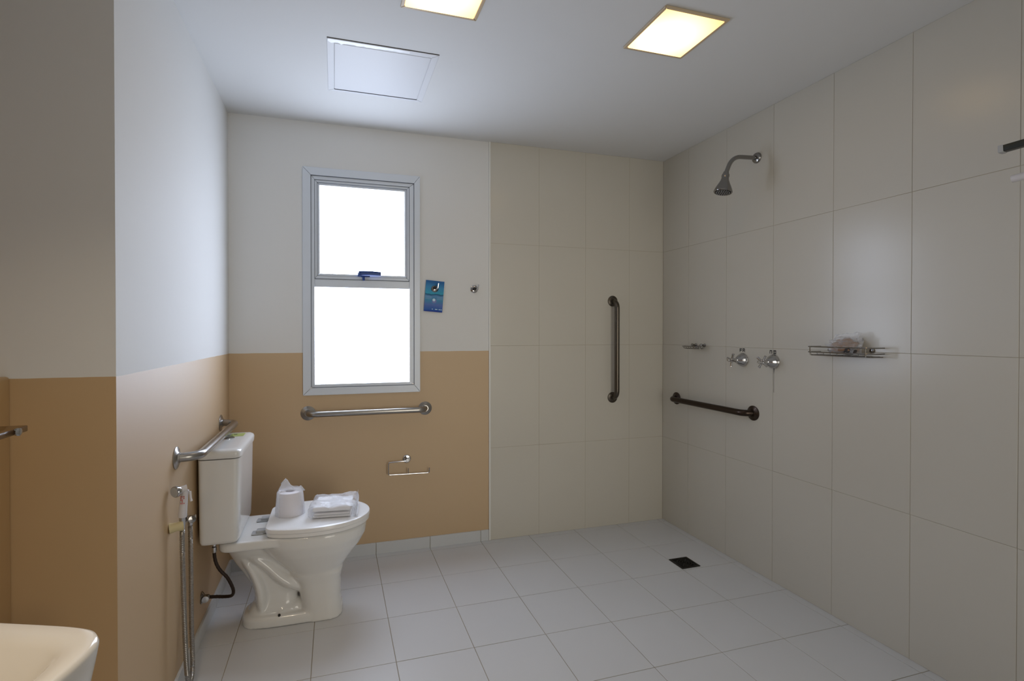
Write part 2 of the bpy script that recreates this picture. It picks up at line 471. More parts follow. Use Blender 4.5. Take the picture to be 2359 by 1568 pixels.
# ------------------------------------------------------------------ square ceiling lamps
def ceiling_lamp(cx, cy, label, s=0.268):
    t = thing('ceiling_lamp', label, 'lamp', (cx, cy, H), 'square recessed ceiling lamps')
    f = MB()
    for m_ in miter(-s / 2 + 0.012, s / 2 - 0.012, -s / 2 + 0.012, s / 2 - 0.012, -s / 2, s / 2, -s / 2, s / 2, -0.007, -0.0005):
        f.add([(x, z, y) for x, y, z in m_.v], m_.f)
    o = build(f, 'lamp_frame', M['lampframe'], t, bevel=0.001, seg=1, smooth=False)
    q = s / 2 - 0.0125
    build(MB().box(-q, q, -q, q, -0.010, -0.0015), 'diffuser', M['lamp'], t, bevel=0.006, seg=3)
    return t


M['lampframe'] = mat('lamp_frame_metal', lin(196, 178, 150), 0.4)
ceiling_lamp(1.215, 1.618, 'square lit warm ceiling lamp near the tiled right wall, whole in view')
ceiling_lamp(0.352, 1.618, 'square lit warm ceiling lamp by the access hatch, cut by the top edge')


def area(name, loc, rot, sx, sy, power, col, spread=180):
    l = bpy.data.lights.new(name, 'AREA'); l.shape = 'RECTANGLE'; l.size = sx; l.size_y = sy; l.energy = power; l.color = col
    l.spread = math.radians(spread)
    o = bpy.data.objects.new(name, l); C.objects.link(o); o.location = loc; o.rotation_euler = rot
    return o


# downlight over the basin, and an added unseen fill behind the camera to lift the back wall
area('vanity_downlight', (-0.40, 0.55, H - 0.01), (0, 0, 0), 0.16, 0.16, VANITY_W, (1.0, 0.82, 0.6), 95)
area('rear_fill_light', (1.15, YB + 0.03, 1.1), (PI / 2, 0, 0.08), 1.2, 2.0, ROOM_W, (1.0, 0.95, 0.84), 85)


# ------------------------------------------------------------------ toilet
TX, TY = XL, 2.355
toilet = thing('toilet', 'white close-coupled toilet with closed lid standing against the left wall', 'toilet', (TX, TY, 0))


def superring(x0, x1, hw, z, n=40, e=2.4, cxf=0.5, er=None):
    """closed ring: rounded outline between x0 (rear) and x1 (front), widest at fraction cxf"""
    xc = x0 + (x1 - x0) * cxf; R = []
    for k in range(n):
        a = 2 * PI * k / n; c, s_ = math.cos(a), math.sin(a)
        ee = e if c > 0 else (er or e)
        rx = (x1 - xc) if c > 0 else (xc - x0)
        R.append((xc + rx * math.copysign(abs(c) ** (2 / ee), c), hw * math.copysign(abs(s_) ** (2 / ee), s_), z))
    return R


def smooth_steps(keys, n=5):
    out = []
    for a, b in zip(keys[:-1], keys[1:]):
        for i in range(n):
            t = i / n; out.append(tuple(p + (q - p) * t for p, q in zip(a, b)))
    out.append(keys[-1]); return out


def voxel_body(mb, name, m, root, vox=0.0045, it=8):
    me = bpy.data.meshes.new('tmp'); me.from_pydata(mb.v, [], mb.f)
    o = bpy.data.objects.new('tmp', me); C.objects.link(o)
    r = o.modifiers.new('r', 'REMESH'); r.mode = 'VOXEL'; r.voxel_size = vox
    s_ = o.modifiers.new('s', 'SMOOTH'); s_.factor = 0.6; s_.iterations = it
    dg = bpy.context.evaluated_depsgraph_get(); me2 = bpy.data.meshes.new_from_object(o.evaluated_get(dg))
    bpy.data.objects.remove(o); me2.name = name; me2.materials.clear()
    for p in me2.polygons: p.material_index = 0
    return link_mesh(name, me2, root, [m], True, 180)


b = MB()
bowl = smooth_steps([(0.17, 0.645, 0.170, .392, .50), (0.17, 0.652, 0.176, .382, .50), (0.19, 0.648, 0.172, .345, .50), (0.23, 0.622, 0.155, .30, .5), (0.275, 0.585, 0.133, .255, .5),
                     (0.32, 0.553, 0.112, .21, .5), (0.355, 0.541, 0.101, .16, .5), (0.372, 0.540, 0.098, .08, .5), (0.374, 0.546, 0.101, .02, .5), (0.372, 0.550, 0.103, 0.0, .5)], 4)
b.loft([superring(x0, x1, hw, z, 48, 2.3 if z > .2 else 3.0, c) for x0, x1, hw, z, c in bowl])
deck = [(0.075, 0.34, 0.155, .355), (0.070, 0.34, 0.160, .362), (0.070, 0.34, 0.160, .388), (0.075, 0.34, 0.156, .393)]
b.loft([superring(x0, x1, hw, z, 40, 7) for x0, x1, hw, z in deck])
rear = smooth_steps([(0.085, 0.40, 0.105, .37), (0.088, 0.40, 0.092, .315), (0.112, 0.38, 0.072, .265), (0.145, 0.37, 0.060, .215), (0.172, 0.36, 0.050, .165), (0.190, 0.36, 0.048, .12),
                     (0.185, 0.36, 0.056, .08), (0.160, 0.36, 0.075, .045), (0.14, 0.36, .09, 0.0)], 4)
b.loft([superring(x0, x1, hw, z, 40, 3) for x0, x1, hw, z in rear])
base = [(0.146, 0.545, 0.094, 0.0), (0.142, 0.549, 0.100, 0.006), (0.142, 0.549, 0.100, 0.034), (0.150, 0.54, 0.090, 0.046)]
b.loft([superring(x0, x1, hw, z, 48, 3.2) for x0, x1, hw, z in base])


def fat_tube(pts, rxz, ry, n=20):
    P = [Vector(p) for p in pts]; rings = []
    for i, p in enumerate(P):
        t = (P[min(i + 1, len(P) - 1)] - P[max(i - 1, 0)]).normalized(); u = Vector((-t.z, 0, t.x))
        k = 1 - 0.25 * (i in (0, len(P) - 1))
        rings.append([p + u * math.cos(2 * PI * j / n) * rxz * k + Vector((0, 1, 0)) * math.sin(2 * PI * j / n) * ry * k for j in range(n)])
    b.loft(rings)


fat_tube(rounded([(0.13, 0, .335), (0.235, 0, .265), (0.30, 0, .19), (0.395, 0, .125)], 0.04), 0.036, 0.092)
fat_tube(rounded([(0.125, 0, .335), (0.190, 0, .235), (0.218, 0, .15), (0.222, 0, .03)], 0.04), 0.030, 0.084)
fat_tube([(0.20, 0, .036), (0.30, 0, .05), (0.40, 0, .06)], 0.030, 0.075)
voxel_body(b, 'bowl', M['ceramic'], toilet)


def lid_ring(z, ins=0.0, n=64):
    """egg outline, straight rear edge with rounded corners"""
    xr, xw, xt, W2, Wr = 0.243 + ins, 0.42, 0.667 - ins, 0.183 - ins, 0.145 - ins
    side = []
    for i in range(25):
        t = i / 24; x = xr + 0.0 + (xt - xr) * (1 - math.cos(t * PI)) / 2
        if x > xw: y = W2 * max(0, 1 - ((x - xw) / (xt - xw)) ** 2.25) ** 0.5
        else: y = W2 - (W2 - Wr) * ((xw - x) / (xw - xr)) ** 2
        d = x - xr; rc = 0.03
        if d < rc: y -= rc - math.sqrt(max(0, rc * rc - (rc - d) ** 2))
        side.append((x, y, z))
    return [(x, y, z) for x, y, z in side] + [(x, -y, z) for x, y, z in side[::-1][1:]]


m_ = MB(); m_.loft([lid_ring(0.3945, 0.006), lid_ring(0.3965, 0.003), lid_ring(0.410, 0.003), lid_ring(0.4115, 0.0045)])
build(m_, 'seat', M['lid'], toilet)
m_ = MB(); m_.loft([lid_ring(0.4125, 0.002), lid_ring(0.4135, 0.0), lid_ring(0.424, 0.0), lid_ring(0.4282, 0.002), lid_ring(0.4305, 0.008), lid_ring(0.4312, 0.02)])
build(m_, 'lid', M['lid'], toilet)
for y in (-0.075, 0.075):
    h = MB().box(0.205, 0.252, y - 0.016, y + 0.016, 0.393, 0.409)
    h.box(0.187, 0.232, y - 0.022, y + 0.022, 0.393, 0.3985)
    build(h, 'hinge', M['greyp'], toilet, bevel=0.003)

# cistern
tk = MB()
tank_keys = [(0.018, 0.142, 0.168, .400), (0.012, 0.150, 0.176, .404), (0.010, 0.154, 0.180, .415), (0.009, 0.158, 0.184, .56), (0.008, 0.161, 0.187, .733)]
tk.loft([superring(x0, x1, hw, z, 72, 9) for x0, x1, hw, z in tank_keys])
tank = build(tk, 'cistern', M['ceramic'], toilet, ang=60)
cp = MB()
cp.loft([superring(x0, x1, hw, z, 72, 9) for x0, x1, hw, z in [(0.009, 0.162, 0.188, .7365), (0.006, 0.166, 0.191, .7385), (0.006, 0.167, 0.192, .757), (0.009, 0.163, 0.188, .765), (0.018, 0.154, 0.179, .7695), (0.035, 0.138, 0.16, .771)]])
clid = build(cp, 'cistern_lid', M['ceramic'], toilet, ang=60)
m_ = MB().lathe([(0.024, 0), (0.024, 0.003), (0.021, 0.005), (0.020, 0.0035), (0.0, 0.0035)], (0.080, 0.045, .7705), (0, 0, 1), 28)
fbut = build(m_, 'flush_button', M['chrome'], clid)
st = MB().box(0.075, 0.132, 0.078, 0.15, .7708, .7714)
stk = build(st, 'sticker', M['green'], clid, smooth=False)
st = MB().box(0.055, 0.085, 0.105, 0.116, .7708, .7717); st.box(0.086, 0.100, 0.122, 0.135, .7715, .7718)
build(st, 'sticker_print', M['mark'], clid, smooth=False)
bl_ = MB().lathe([(0.0095, 0), (0.0095, 0.006), (0.006, 0.007), (0.006, 0.014), (0.0, 0.0145)], (0.292, -0.083, 0.037), (0, -0.55, 0.85), 6)
build(bl_, 'floor_bolt', M['black'], toilet)

# water supply hose and valve
sv = thing('water_supply', 'dark braided water hose from the wall valve up to the toilet cistern', 'pipe', (XL, 2.28, 0.16))
pts = [(-0.455, 2.215, .398), (-0.455, 2.215, .36), (-0.450, 2.218, .32), (-0.436, 2.222, .285), (-0.412, 2.228, .25), (-0.396, 2.235, .21), (-0.392, 2.245, .18), (-0.402, 2.257, .160), (-0.43, 2.27, .154), (-0.46, 2.277, .155), (-0.495, 2.28, .157)]
P2 = []
for i in range(len(pts) - 1):
    a0, a1, a2, a3 = [Vector(pts[max(0, min(len(pts) - 1, j))]) for j in (i - 1, i, i + 1, i + 2)]
    for k in range(5):
        t = k / 5
        P2.append(0.5 * ((2 * a1) + (-a0 + a2) * t + (2 * a0 - 5 * a1 + 4 * a2 - a3) * t * t + (-a0 + 3 * a1 - 3 * a2 + a3) * t ** 3))
P2.append(Vector(pts[-1]))
part(MB().tube(P2, [0.0062 + 0.0005 * (i % 2) for i in range(len(P2))], 12), 'hose', M['hose'], sv)
part(MB().lathe([(0.009, 0), (0.009, 0.012), (0.0065, 0.013), (0.0065, 0.018), (0.0095, 0.019), (0.0095, 0.036), (0.007, 0.04)], (-0.455, 2.215, .3995), (0, 0, -1), 8), 'coupling', M['chrome'], sv)
part(MB().lathe([(0.024, 0), (0.024, 0.003), (0.018, 0.008), (0.011, 0.012), (0.011, 0.026), (0.008, 0.03)], (XL, 2.28, .157), (1, 0, 0), 20), 'wall_flange', M['dchrome'], sv)
part(MB().lathe([(0.012, 0), (0.013, 0.004), (0.013, 0.012), (0.0, 0.013)], (XL + 0.015, 2.27, .157), (0.25, -1, 0), 10), 'valve_knob', M['chrome'], sv)

# ------------------------------------------------------------------ toilet roll in its wrapper
def crumple(me_pts, amp, sc, seed):
    out = []
    for p in me_pts:
        p = Vector(p); n_ = noise.noise_vector(p * sc + Vector((seed, seed * 2, 0)))
        out.append(p + n_ * amp)
    return out


LZ = 0.4314
roll = thing('toilet_roll', 'white toilet roll in a twisted plastic wrapper on the toilet lid', 'toilet paper', (-0.188, 2.372, LZ))
build(MB().lathe([(0.054, 0.0), (0.056, 0.004), (0.056, 0.04), (0.052, 0.097), (0.050, 0.1), (0.019, 0.1), (0.018, 0.085), (0.0, 0.085)], (0, 0, 0), (0, 0, 1), 36), 'paper', M['paper'], roll)
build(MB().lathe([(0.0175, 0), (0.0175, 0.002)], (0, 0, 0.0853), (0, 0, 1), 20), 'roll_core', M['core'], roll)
# wrapper: loose skirt, taut sides, a twisted ear on top
wr = MB(); rings = []
prof = [(0.062, 0.001), (0.0615, 0.02), (0.0585, 0.05), (0.0555, 0.08), (0.0535, 0.099), (0.047, 0.108)]
for j, (r, z) in enumerate(prof):
    ring = []
    for k in range(48):
        a = 2 * PI * k / 48; rr = r * (1 + 0.03 * noise.noise(Vector((math.cos(a) * 3, math.sin(a) * 3, z * 30))))
        zz = z + (0.006 * noise.noise(Vector((math.cos(a) * 5, math.sin(a) * 5, 3))) if j > 3 else 0)
        ring.append((rr * math.cos(a), rr * math.sin(a), zz))
    rings.append(ring)
wr.loft(rings, close=False)
build(wr, 'wrapper', M['film'], roll, ang=70)
def ear(pts_a, pts_b, name, parent, m, n=7, amp=0.006, seed=1):
    """crumpled sheet stretched between two polylines"""
    mb_ = MB(); A = [Vector(p) for p in pts_a]; B = [Vector(p) for p in pts_b]; v = []; f = []
    cols = len(A)
    for j in range(n + 1):
        t = j / n
        for i in range(cols):
            p = A[i].lerp(B[i], t); nn = noise.noise_vector(p * 60 + Vector((seed, 0, 0)))
            v.append(p + nn * amp * (0.3 + t))
    for j in range(n):
        for i in range(cols - 1): f.append((j * cols + i, j * cols + i + 1, (j + 1) * cols + i + 1, (j + 1) * cols + i))
    mb_.add(v, f); o = build(mb_, name, m, parent, ang=40)
    so_ = o.modifiers.new('t', 'SOLIDIFY'); so_.thickness = 0.0006
    return o
line = lambda a, b_, n: [Vector(a).lerp(Vector(b_), i / n) for i in range(n + 1)]
ear(line((-0.050, 0.012, 0.102), (0.050, -0.012, 0.100), 14),
    [Vector((-0.030, 0.010, 0.140)), *[Vector((-0.026 + 0.0062 * i, 0.008 - 0.001 * i, (0.156, 0.154, 0.150, 0.142, 0.135, 0.128, 0.123, 0.119, 0.117, 0.116, 0.117, 0.118, 0.116)[i])) for i in range(13)], Vector((0.064, -0.012, 0.106))],
    'wrapper_end', roll, M['filmw'], seed=3)

# ------------------------------------------------------------------ folded towel in a bag
tw = thing('folded_towel', 'folded white towel in a clear plastic bag on the toilet lid', 'towel', (0.0, 2.345, LZ))
tw.rotation_euler = (0, 0, math.radians(-6))
def pad(x0, x1, y0, y1, z0, z1, amp, seed, nx=24, ny=24, rx=0.4):
    """soft folded layer: rounded slab whose top undulates"""
    mb_ = MB(); v = []; f = []
    for s_, z in ((0, z0), (1, z1)):
        for j in range(ny + 1):
            for i in range(nx + 1):
                u, w_ = i / nx, j / ny
                x, y = x0 + (x1 - x0) * u, y0 + (y1 - y0) * w_
                e = min(u, 1 - u, w_, 1 - w_) * 10; e = min(1, e) ; rnd = math.sqrt(max(0, 1 - (1 - e) ** 2))
                zc = (z0 + z1) / 2; hz = (z1 - z0) / 2 * (0.35 + 0.65 * rnd) * (1 if s_ else -1)
                d = amp * noise.noise(Vector((x * 16 + seed, y * 16, seed))) * (1 if s_ else 0.0)
                v.append((x, y, zc + hz + d))
    n1 = (nx + 1) * (ny + 1); q = nx + 1
    for j in range(ny):
        for i in range(nx):
            a = j * q + i; f.append((a, a + q, a + q + 1, a + 1)); f.append((n1 + a, n1 + a + 1, n1 + a + q + 1, n1 + a + q))
    for i in range(nx):
        f.append((i, i + 1, n1 + i + 1, n1 + i)); a = ny * q + i; f.append((a + 1, a, n1 + a, n1 + a + 1))
    for j in range(ny):
        a = j * q; f.append((a + q, a, n1 + a, n1 + a + q)); a = j * q + nx; f.append((a, a + q, n1 + a + q, n1 + a))
    return mb_.add(v, f)
zz = 0.001
for i, (t_, ins) in enumerate([(0.0095, 0.0), (0.0095, 0.004), (0.021, 0.0)]):
    build(pad(-0.083 + ins, 0.074 - ins, -0.082 + ins * 0.6, 0.082, zz, zz + t_, 0.002 if i < 2 else 0.010, i * 7.3), 'towel_fold', M['towel'], tw, ang=80)
    zz += t_ + (0.0006 if i != 1 else 0.005)
# bag
bg = pad(-0.100, 0.096, -0.093, 0.095, 0.0006, 0.053, 0.016, 21, 30, 30)
bg.v = [tuple(Vector(p) + noise.noise_vector(Vector(p) * 45) * (0.005 if p[2] > 0.01 else 0.0)) for p in bg.v]
bg.v = [(x, y, max(z, 0.0006)) for x, y, z in bg.v]
build(bg, 'plastic_bag', M['film'], tw, ang=60)
ear(line((0.084, -0.08, 0.002), (0.084, 0.085, 0.03), 8), line((0.106, -0.092, 0.003), (0.096, 0.075, 0.068), 8), 'bag_edge', tw, M['film'], n=4, amp=0.003, seed=9)

# ------------------------------------------------------------------ grab bars
def grab_bar(a, b_, nrm, off, label, m, fl_r=0.038, r=0.0158):
    a, b_, nrm = Vector(a), Vector(b_), Vector(nrm); d = (b_ - a).normalized()
    t = thing('grab_bar', label, 'grab bar', a, 'grab bars')
    path = rounded([a, a + nrm * off + d * off * 0.25, b_ + nrm * off - d * off * 0.25, b_], min(off * 0.62, 0.045), 8)
    part(MB().tube(path, r, 20), 'bar', m, t)
    for p in (a, b_):
        part(MB().lathe([(fl_r, 0), (fl_r, 0.003), (fl_r - 0.003, 0.005), (0.022, 0.007), (0.0185, 0.010), (0.0175, 0.014)], p, nrm, 32), 'flange', m, t)
    return t


grab_bar((-0.135, D, 0.795), (0.491, D, 0.795), (0, -1, 0), 0.055, 'horizontal steel grab bar on the tan wall below the window', M['steel'])
grab_bar((XL, 1.947, 0.800), (XL, 2.651, 0.798), (1, 0, 0), 0.068, 'horizontal steel grab bar on the left wall over the toilet cistern', M['steel'])
grab_bar((1.687, D - 0.007, 0.812), (1.687, D - 0.007, 1.422), (0, -1, 0), 0.055, 'vertical dark grab bar on the tiled back wall', M['dsteel'], 0.034, 0.0155)
grab_bar((XR - 0.007, 2.096, 0.810), (XR - 0.007, 2.706, 0.810), (-1, 0, 0), 0.052, 'dark brown horizontal grab bar on the tiled right wall below the taps', M['dbrown'], 0.038, 0.0165)

# ------------------------------------------------------------------ shower head
XT = XR - 0.007
sh = thing('wall_shower', 'chrome bell-shaped shower head on a curved arm high on the right wall', 'shower', (XT, 2.078, 2.111))
part(MB().lathe([(0.027, 0), (0.027, 0.004), (0.024, 0.010), (0.014, 0.014), (0.012, 0.014)], (XT, 2.078, 2.111), (-1, 0, 0), 28), 'wall_flange', M['dchrome'], sh)
part(MB().tube(rounded([(XT, 2.078, 2.111), (1.905, 2.078, 2.103), (1.868, 2.078, 2.020)], 0.055, 10), 0.0105, 16), 'shower_arm', M['dchrome'], sh)
ax = Vector((-0.19, 0, -1)).normalized()
part(MB().lathe([(0.011, 0), (0.0135, 0.004), (0.0135, 0.009), (0.017, 0.014), (0.0185, 0.022), (0.017, 0.030), (0.0175, 0.036), (0.020, 0.046), (0.026, 0.060), (0.034, 0.076), (0.040, 0.090), (0.042, 0.096), (0.044, 0.104), (0.041, 0.108), (0.037, 0.106)],
                Vector((1.868, 2.078, 2.024)), ax, 36), 'bell', M['dchrome'], sh)
nz = MB(); o0 = Vector((1.868, 2.078, 2.024)) + ax * 0.1065; u = Vector((1, 0, -0.19)).normalized(); vv = Vector((0, 1, 0))
nz.lathe([(0.036, 0), (0.036, 0.0015)], o0 - ax * 0.0005, ax, 32)
fp = part(nz, 'spray_plate', M['black'], sh)
nz = MB()
for R_, n_ in ((0.0, 1), (0.010, 6), (0.020, 12), (0.030, 18)):
    for k in range(n_):
        a = 2 * PI * k / n_; nz.lathe([(0.0016, 0), (0.0012, 0.0025)], o0 + ax * 0.001 + (u * math.cos(a) + vv * math.sin(a)) * R_, ax, 6)
o = part(nz, 'nozzles', M['greyp'], fp); o['kind'] = 'stuff'

# ------------------------------------------------------------------ taps
def tap(y, z, label, rot):
    t = thing('shower_tap', label, 'tap', (XT, y, z), 'shower taps')
    t.rotation_euler = (0, 0, 0)
    build(MB().lathe([(0.034, 0), (0.036, 0.003), (0.034, 0.010), (0.029, 0.020), (0.021, 0.032), (0.013, 0.043), (0.009, 0.049), (0.009, 0.062), (0.011, 0.064), (0.011, 0.076), (0.0075, 0.080), (0.0075, 0.094), (0.006, 0.097)], (0, 0, 0), (-1, 0, 0), 28), 'escutcheon', M['chrome'], t)
    h = MB()
    for k in range(4):
        a = rot + k * PI / 2; d_ = Vector((0, math.cos(a), math.sin(a)))
        p0 = Vector((-0.070, 0, 0))
        h.tube([p0, p0 + d_ * 0.024, p0 + d_ * 0.034], [0.005, 0.0052, 0.0065], 10)
    h.lathe([(0.011, -0.008), (0.0125, 0), (0.011, 0.008)], (-0.070, 0, 0), (-1, 0, 0), 16)
    build(h, 'cross_handle', M['chrome'], t)
    return t


def glyph(rects, y, z, parent):
    mb_ = MB()
    for a, b_, c_, d_ in rects: mb_.box(XT - 0.0006, XT, y - b_ , y - a, z + c_ + 0.004, z + d_ + 0.006)
    return part(mb_, 'marking', M['mark'], parent, smooth=False, label='small black printed marking on the tile above')


t1 = tap(2.167, 1.080, 'chrome cross-handle shower tap nearer the corner', 0.25)
t2 = tap(1.971, 1.081, 'chrome cross-handle shower tap nearer the wire basket, streak of rust below', 0.6)
glyph([(-0.022, -0.018, .036, .052), (-0.018, -0.008, .042, .045), (-0.018, -0.006, .050, .052), (-0.002, 0.012, .049, .052), (-0.002, 0.001, .036, .052), (0.010, 0.013, .036, .049), (0.0, 0.008, .040, .043)], 2.167, 1.082, t1)
glyph([(-0.024, -0.010, .048, .051), (-0.024, -0.021, .036, .050), (-0.014, -0.010, .036, .046), (-0.002, 0.014, .048, .051), (-0.002, 0.001, .034, .051), (0.011, 0.014, .034, .051), (-0.002, 0.012, .034, .037), (0.004, 0.008, .039, .046)], 1.971, 1.080, t2)
rs = MB(); ya = 1.9695
rs.add([(XT - .0004, ya - .004, 1.054), (XT - .0004, ya + .003, 1.054), (XT - .0004, ya + .001, 1.02), (XT - .0004, ya - .001, 1.02)], [(0, 1, 2, 3)])
rs.box(XT - 0.0005, XT + 0.001, ya - 0.0008, ya + 0.0008, 0.93, 1.025)
part(rs, 'rust_streak', mat('dark_streak', lin(78, 70, 66), 0.7), t2, smooth=False)

# ------------------------------------------------------------------ soap dish (wire)
sd = thing('soap_dish', 'small oval wire soap dish on the right wall near the corner', 'soap dish', (XT, 2.53, 1.14))
def ellipse(cx, cy, rx, ry, z, n=28): return [(cx + rx * math.cos(2 * PI * k / n), cy + ry * math.sin(2 * PI * k / n), z) for k in range(n)]
d_ = MB(); cx = XT - 0.045
d_.tube(ellipse(cx, 2.495, 0.042, 0.084, 1.142), 0.0026, 8, closed=True)
part(d_, 'rim', M['dchrome'], sd)
d_ = MB(); d_.tube(ellipse(cx, 2.495, 0.032, 0.066, 1.130), 0.002, 8, closed=True)
for k in range(-3, 4):
    yy = 2.495 + k * 0.019; hx_ = 0.041 * math.sqrt(1 - (k * 0.019 / 0.084) ** 2)
    d_.tube([(cx - hx_, yy, 1.141), (cx - hx_ * 0.7, yy, 1.130), (cx + hx_ * 0.7, yy, 1.130), (cx + hx_, yy, 1.141)], 0.0014, 6)
part(d_, 'wire_tray', M['dchrome'], sd)
for yy in (2.455, 2.53):
    part(MB().lathe([(0.009, 0), (0.009, 0.004), (0.006, 0.006), (0.0055, 0.018), (0.0085, 0.022), (0.0085, 0.030), (0.0, 0.033)], (XT, yy, 1.150), (-1, 0, 0), 16), 'mount_stud', M['dchrome'], sd)

# ------------------------------------------------------------------ wire basket with a bag
bk = thing('wire_basket', 'long chrome wire basket shelf on the right wall holding a plastic bag', 'shelf', (XT, 1.585, 1.14))
yA, yB_, xf = 1.725, 1.445, XT - 0.080
def railpath(z, x_in, e=0.0): return rounded([(XT, yA - 0.004 - e, z), (xf + x_in, yA - e, z), (xf + x_in, yB_ + e, z), (XT, yB_ + 0.004 + e, z)], 0.028, 7)
for z, nm in ((1.163, 'upper_rail'), (1.140, 'lower_rail')):
    part(MB().tube(railpath(z, 0), 0.0026, 8), nm, M['dchrome'], bk)
d_ = MB()
d_.tube(railpath(1.127, 0.006, 0.006), 0.0022, 8)
for k in range(7): 
    xx = xf + 0.016 + k * 0.009
    d_.tube([(xx, yA - 0.008, 1.128), (xx, yB_ + 0.008, 1.128)], 0.0011, 6)
for k in range(9):
    yy = yA - 0.02 - k * (yA - yB_ - 0.04) / 8
    d_.tube([(xf + 0.003, yy, 1.140), (xf + 0.007, yy, 1.1285), (XT - 0.002, yy, 1.1285)], 0.0011, 6)
part(d_, 'wire_base', M['dchrome'], bk)
for yy in (yA - 0.020, yB_ + 0.020):
    part(MB().tube([(xf, yy, 1.163), (xf, yy, 1.140), (xf + 0.003, yy, 1.128)], 0.002, 8), 'post', M['dchrome'], bk)
for yy in (yA - 0.05, yB_ + 0.05):
    part(MB().lathe([(0.010, 0), (0.010, 0.004), (0.004, 0.006)], (XT, yy, 1.151), (-1, 0, 0), 16), 'mount_stud', M['dchrome'], bk)
pb = thing('plastic_bag', 'crumpled clear bag with brownish contents lying in the wire basket', 'bag', (XT - 0.040, 1.582, 1.132))
def blob(rx, ry, rz, amp, sc, seed, flat=0.0, n=18, m=28, tent=0):
    mb_ = MB(); rings = []
    for i in range(1, n):
        ph = PI * i / n; ring = []
        for k in range(m):
            a = 2 * PI * k / m
            p = Vector((math.sin(ph) * math.cos(a), math.sin(ph) * math.sin(a), -math.cos(ph)))
            d0 = noise.noise(p * sc + Vector((seed, 0, 0))) * amp
            z = p.z * rz * (1 + d0)
            q = Vector((p.x * rx * (1 + d0), p.y * ry * (1 + d0), rz + max(z, -rz * (1 - flat))))
            if tent: q.z += tent * max(0, -q.y / ry) ** 2 * (q.z / rz / 2)
            ring.append(q)
        rings.append(ring)
    return mb_.loft(rings)
o = build(blob(0.028, 0.052, 0.030, 0.5, 2.6, 5, 0.1), 'contents', M['amber'], pb, ang=80)
o = build(blob(0.020, 0.022, 0.017, 0.4, 2.6, 15, 0.1), 'contents', M['core'], pb, ang=80); o.location = (-0.008, -0.030, 0); o['label'] = 'dark brown lump'
o = build(blob(0.037, 0.070, 0.036, 0.5, 3.0, 9, 0.1, tent=0.018), 'bag_film', M['film'], pb, ang=50)
ear(line((0.0, 0.045, 0.055), (0.0, -0.060, 0.070), 9), line((0.004, 0.040, 0.085), (0.004, -0.070, 0.095), 9), 'bag_flap', pb, M['film'], n=4, amp=0.006, seed=12)

# ------------------------------------------------------------------ robe hooks and door hanger card
def robe_hook(x, z, label):
    t = thing('robe_hook', label, 'hook', (x, D, z), 'robe hooks')
    build(MB().lathe([(0.0225, 0), (0.0225, 0.004), (0.020, 0.006), (0.0075, 0.007), (0.0075, 0.020), (0.0, 0.021)], (0, 0, 0), (0, -1, 0), 24), 'hook_plate', M['chrome'], t)
    build(MB().tube(rounded([(0, -0.016, -0.002), (0.012, -0.036, -0.006), (0.016, -0.038, 0.024)], 0.006, 5), 0.0042, 10), 'hook_arm', M['chrome'], t)
    build(MB().lathe([(0.0095, 0), (0.0095, 0.008), (0.008, 0.009)], (-0.003, -0.019, -0.001), (0, -1, 0), 16), 'hook_knob', M['black'], t)
    return t
robe_hook(0.546, 1.477, 'small chrome robe hook beside the window with a blue card on it')
robe_hook(0.779, 1.476, 'small empty chrome robe hook beside the tile edge')


def card_material():
    m = bpy.data.materials.new('printed_water_card'); m.use_nodes = True
    nt = m.node_tree; b_ = nt.nodes['Principled BSDF']; L = nt.links
    tc = nt.nodes.new('ShaderNodeTexCoord'); sp = nt.nodes.new('ShaderNodeSeparateXYZ'); L.new(tc.outputs['Object'], sp.inputs[0])
    mr = nt.nodes.new('ShaderNodeMapRange'); mr.inputs[1].default_value = -0.144; mr.inputs[2].default_value = 0.040; L.new(sp.outputs['Z'], mr.inputs[0])
    n = nt.nodes.new('ShaderNodeTexNoise'); n.inputs['Scale'].default_value = 22; L.new(tc.outputs['Object'], n.inputs['Vector'])
    ad = nt.nodes.new('ShaderNodeMath'); ad.operation = 'MULTIPLY_ADD'; ad.inputs[1].default_value = 0.10; L.new(n.outputs['Fac'], ad.inputs[0]); L.new(mr.outputs[0], ad.inputs[2])
    cr = nt.nodes.new('ShaderNodeValToRGB'); e = cr.color_ramp
    stops = [(0.0, (18, 30, 120)), (0.10, (24, 52, 150)), (0.16, (48, 96, 168)), (0.30, (88, 112, 176)), (0.45, (70, 140, 176)), (0.58, (90, 140, 184)), (0.63, (20, 84, 120)), (0.66, (60, 160, 190)), (0.85, (64, 140, 190)), (1.0, (40, 100, 160))]
    e.elements[0].position = 0; e.elements[0].color = lin(*stops[0][1]); e.elements[1].position = 1; e.elements[1].color = lin(*stops[-1][1])
    for p, c in stops[1:-1]:
        k = e.elements.new(p); k.color = lin(*c)
    L.new(ad.outputs[0], cr.inputs[0]); L.new(cr.outputs[0], b_.inputs['Base Color']); b_.inputs['Roughness'].default_value = 0.5; b_.inputs['Specular IOR Level'].default_value = 0.2
    return m


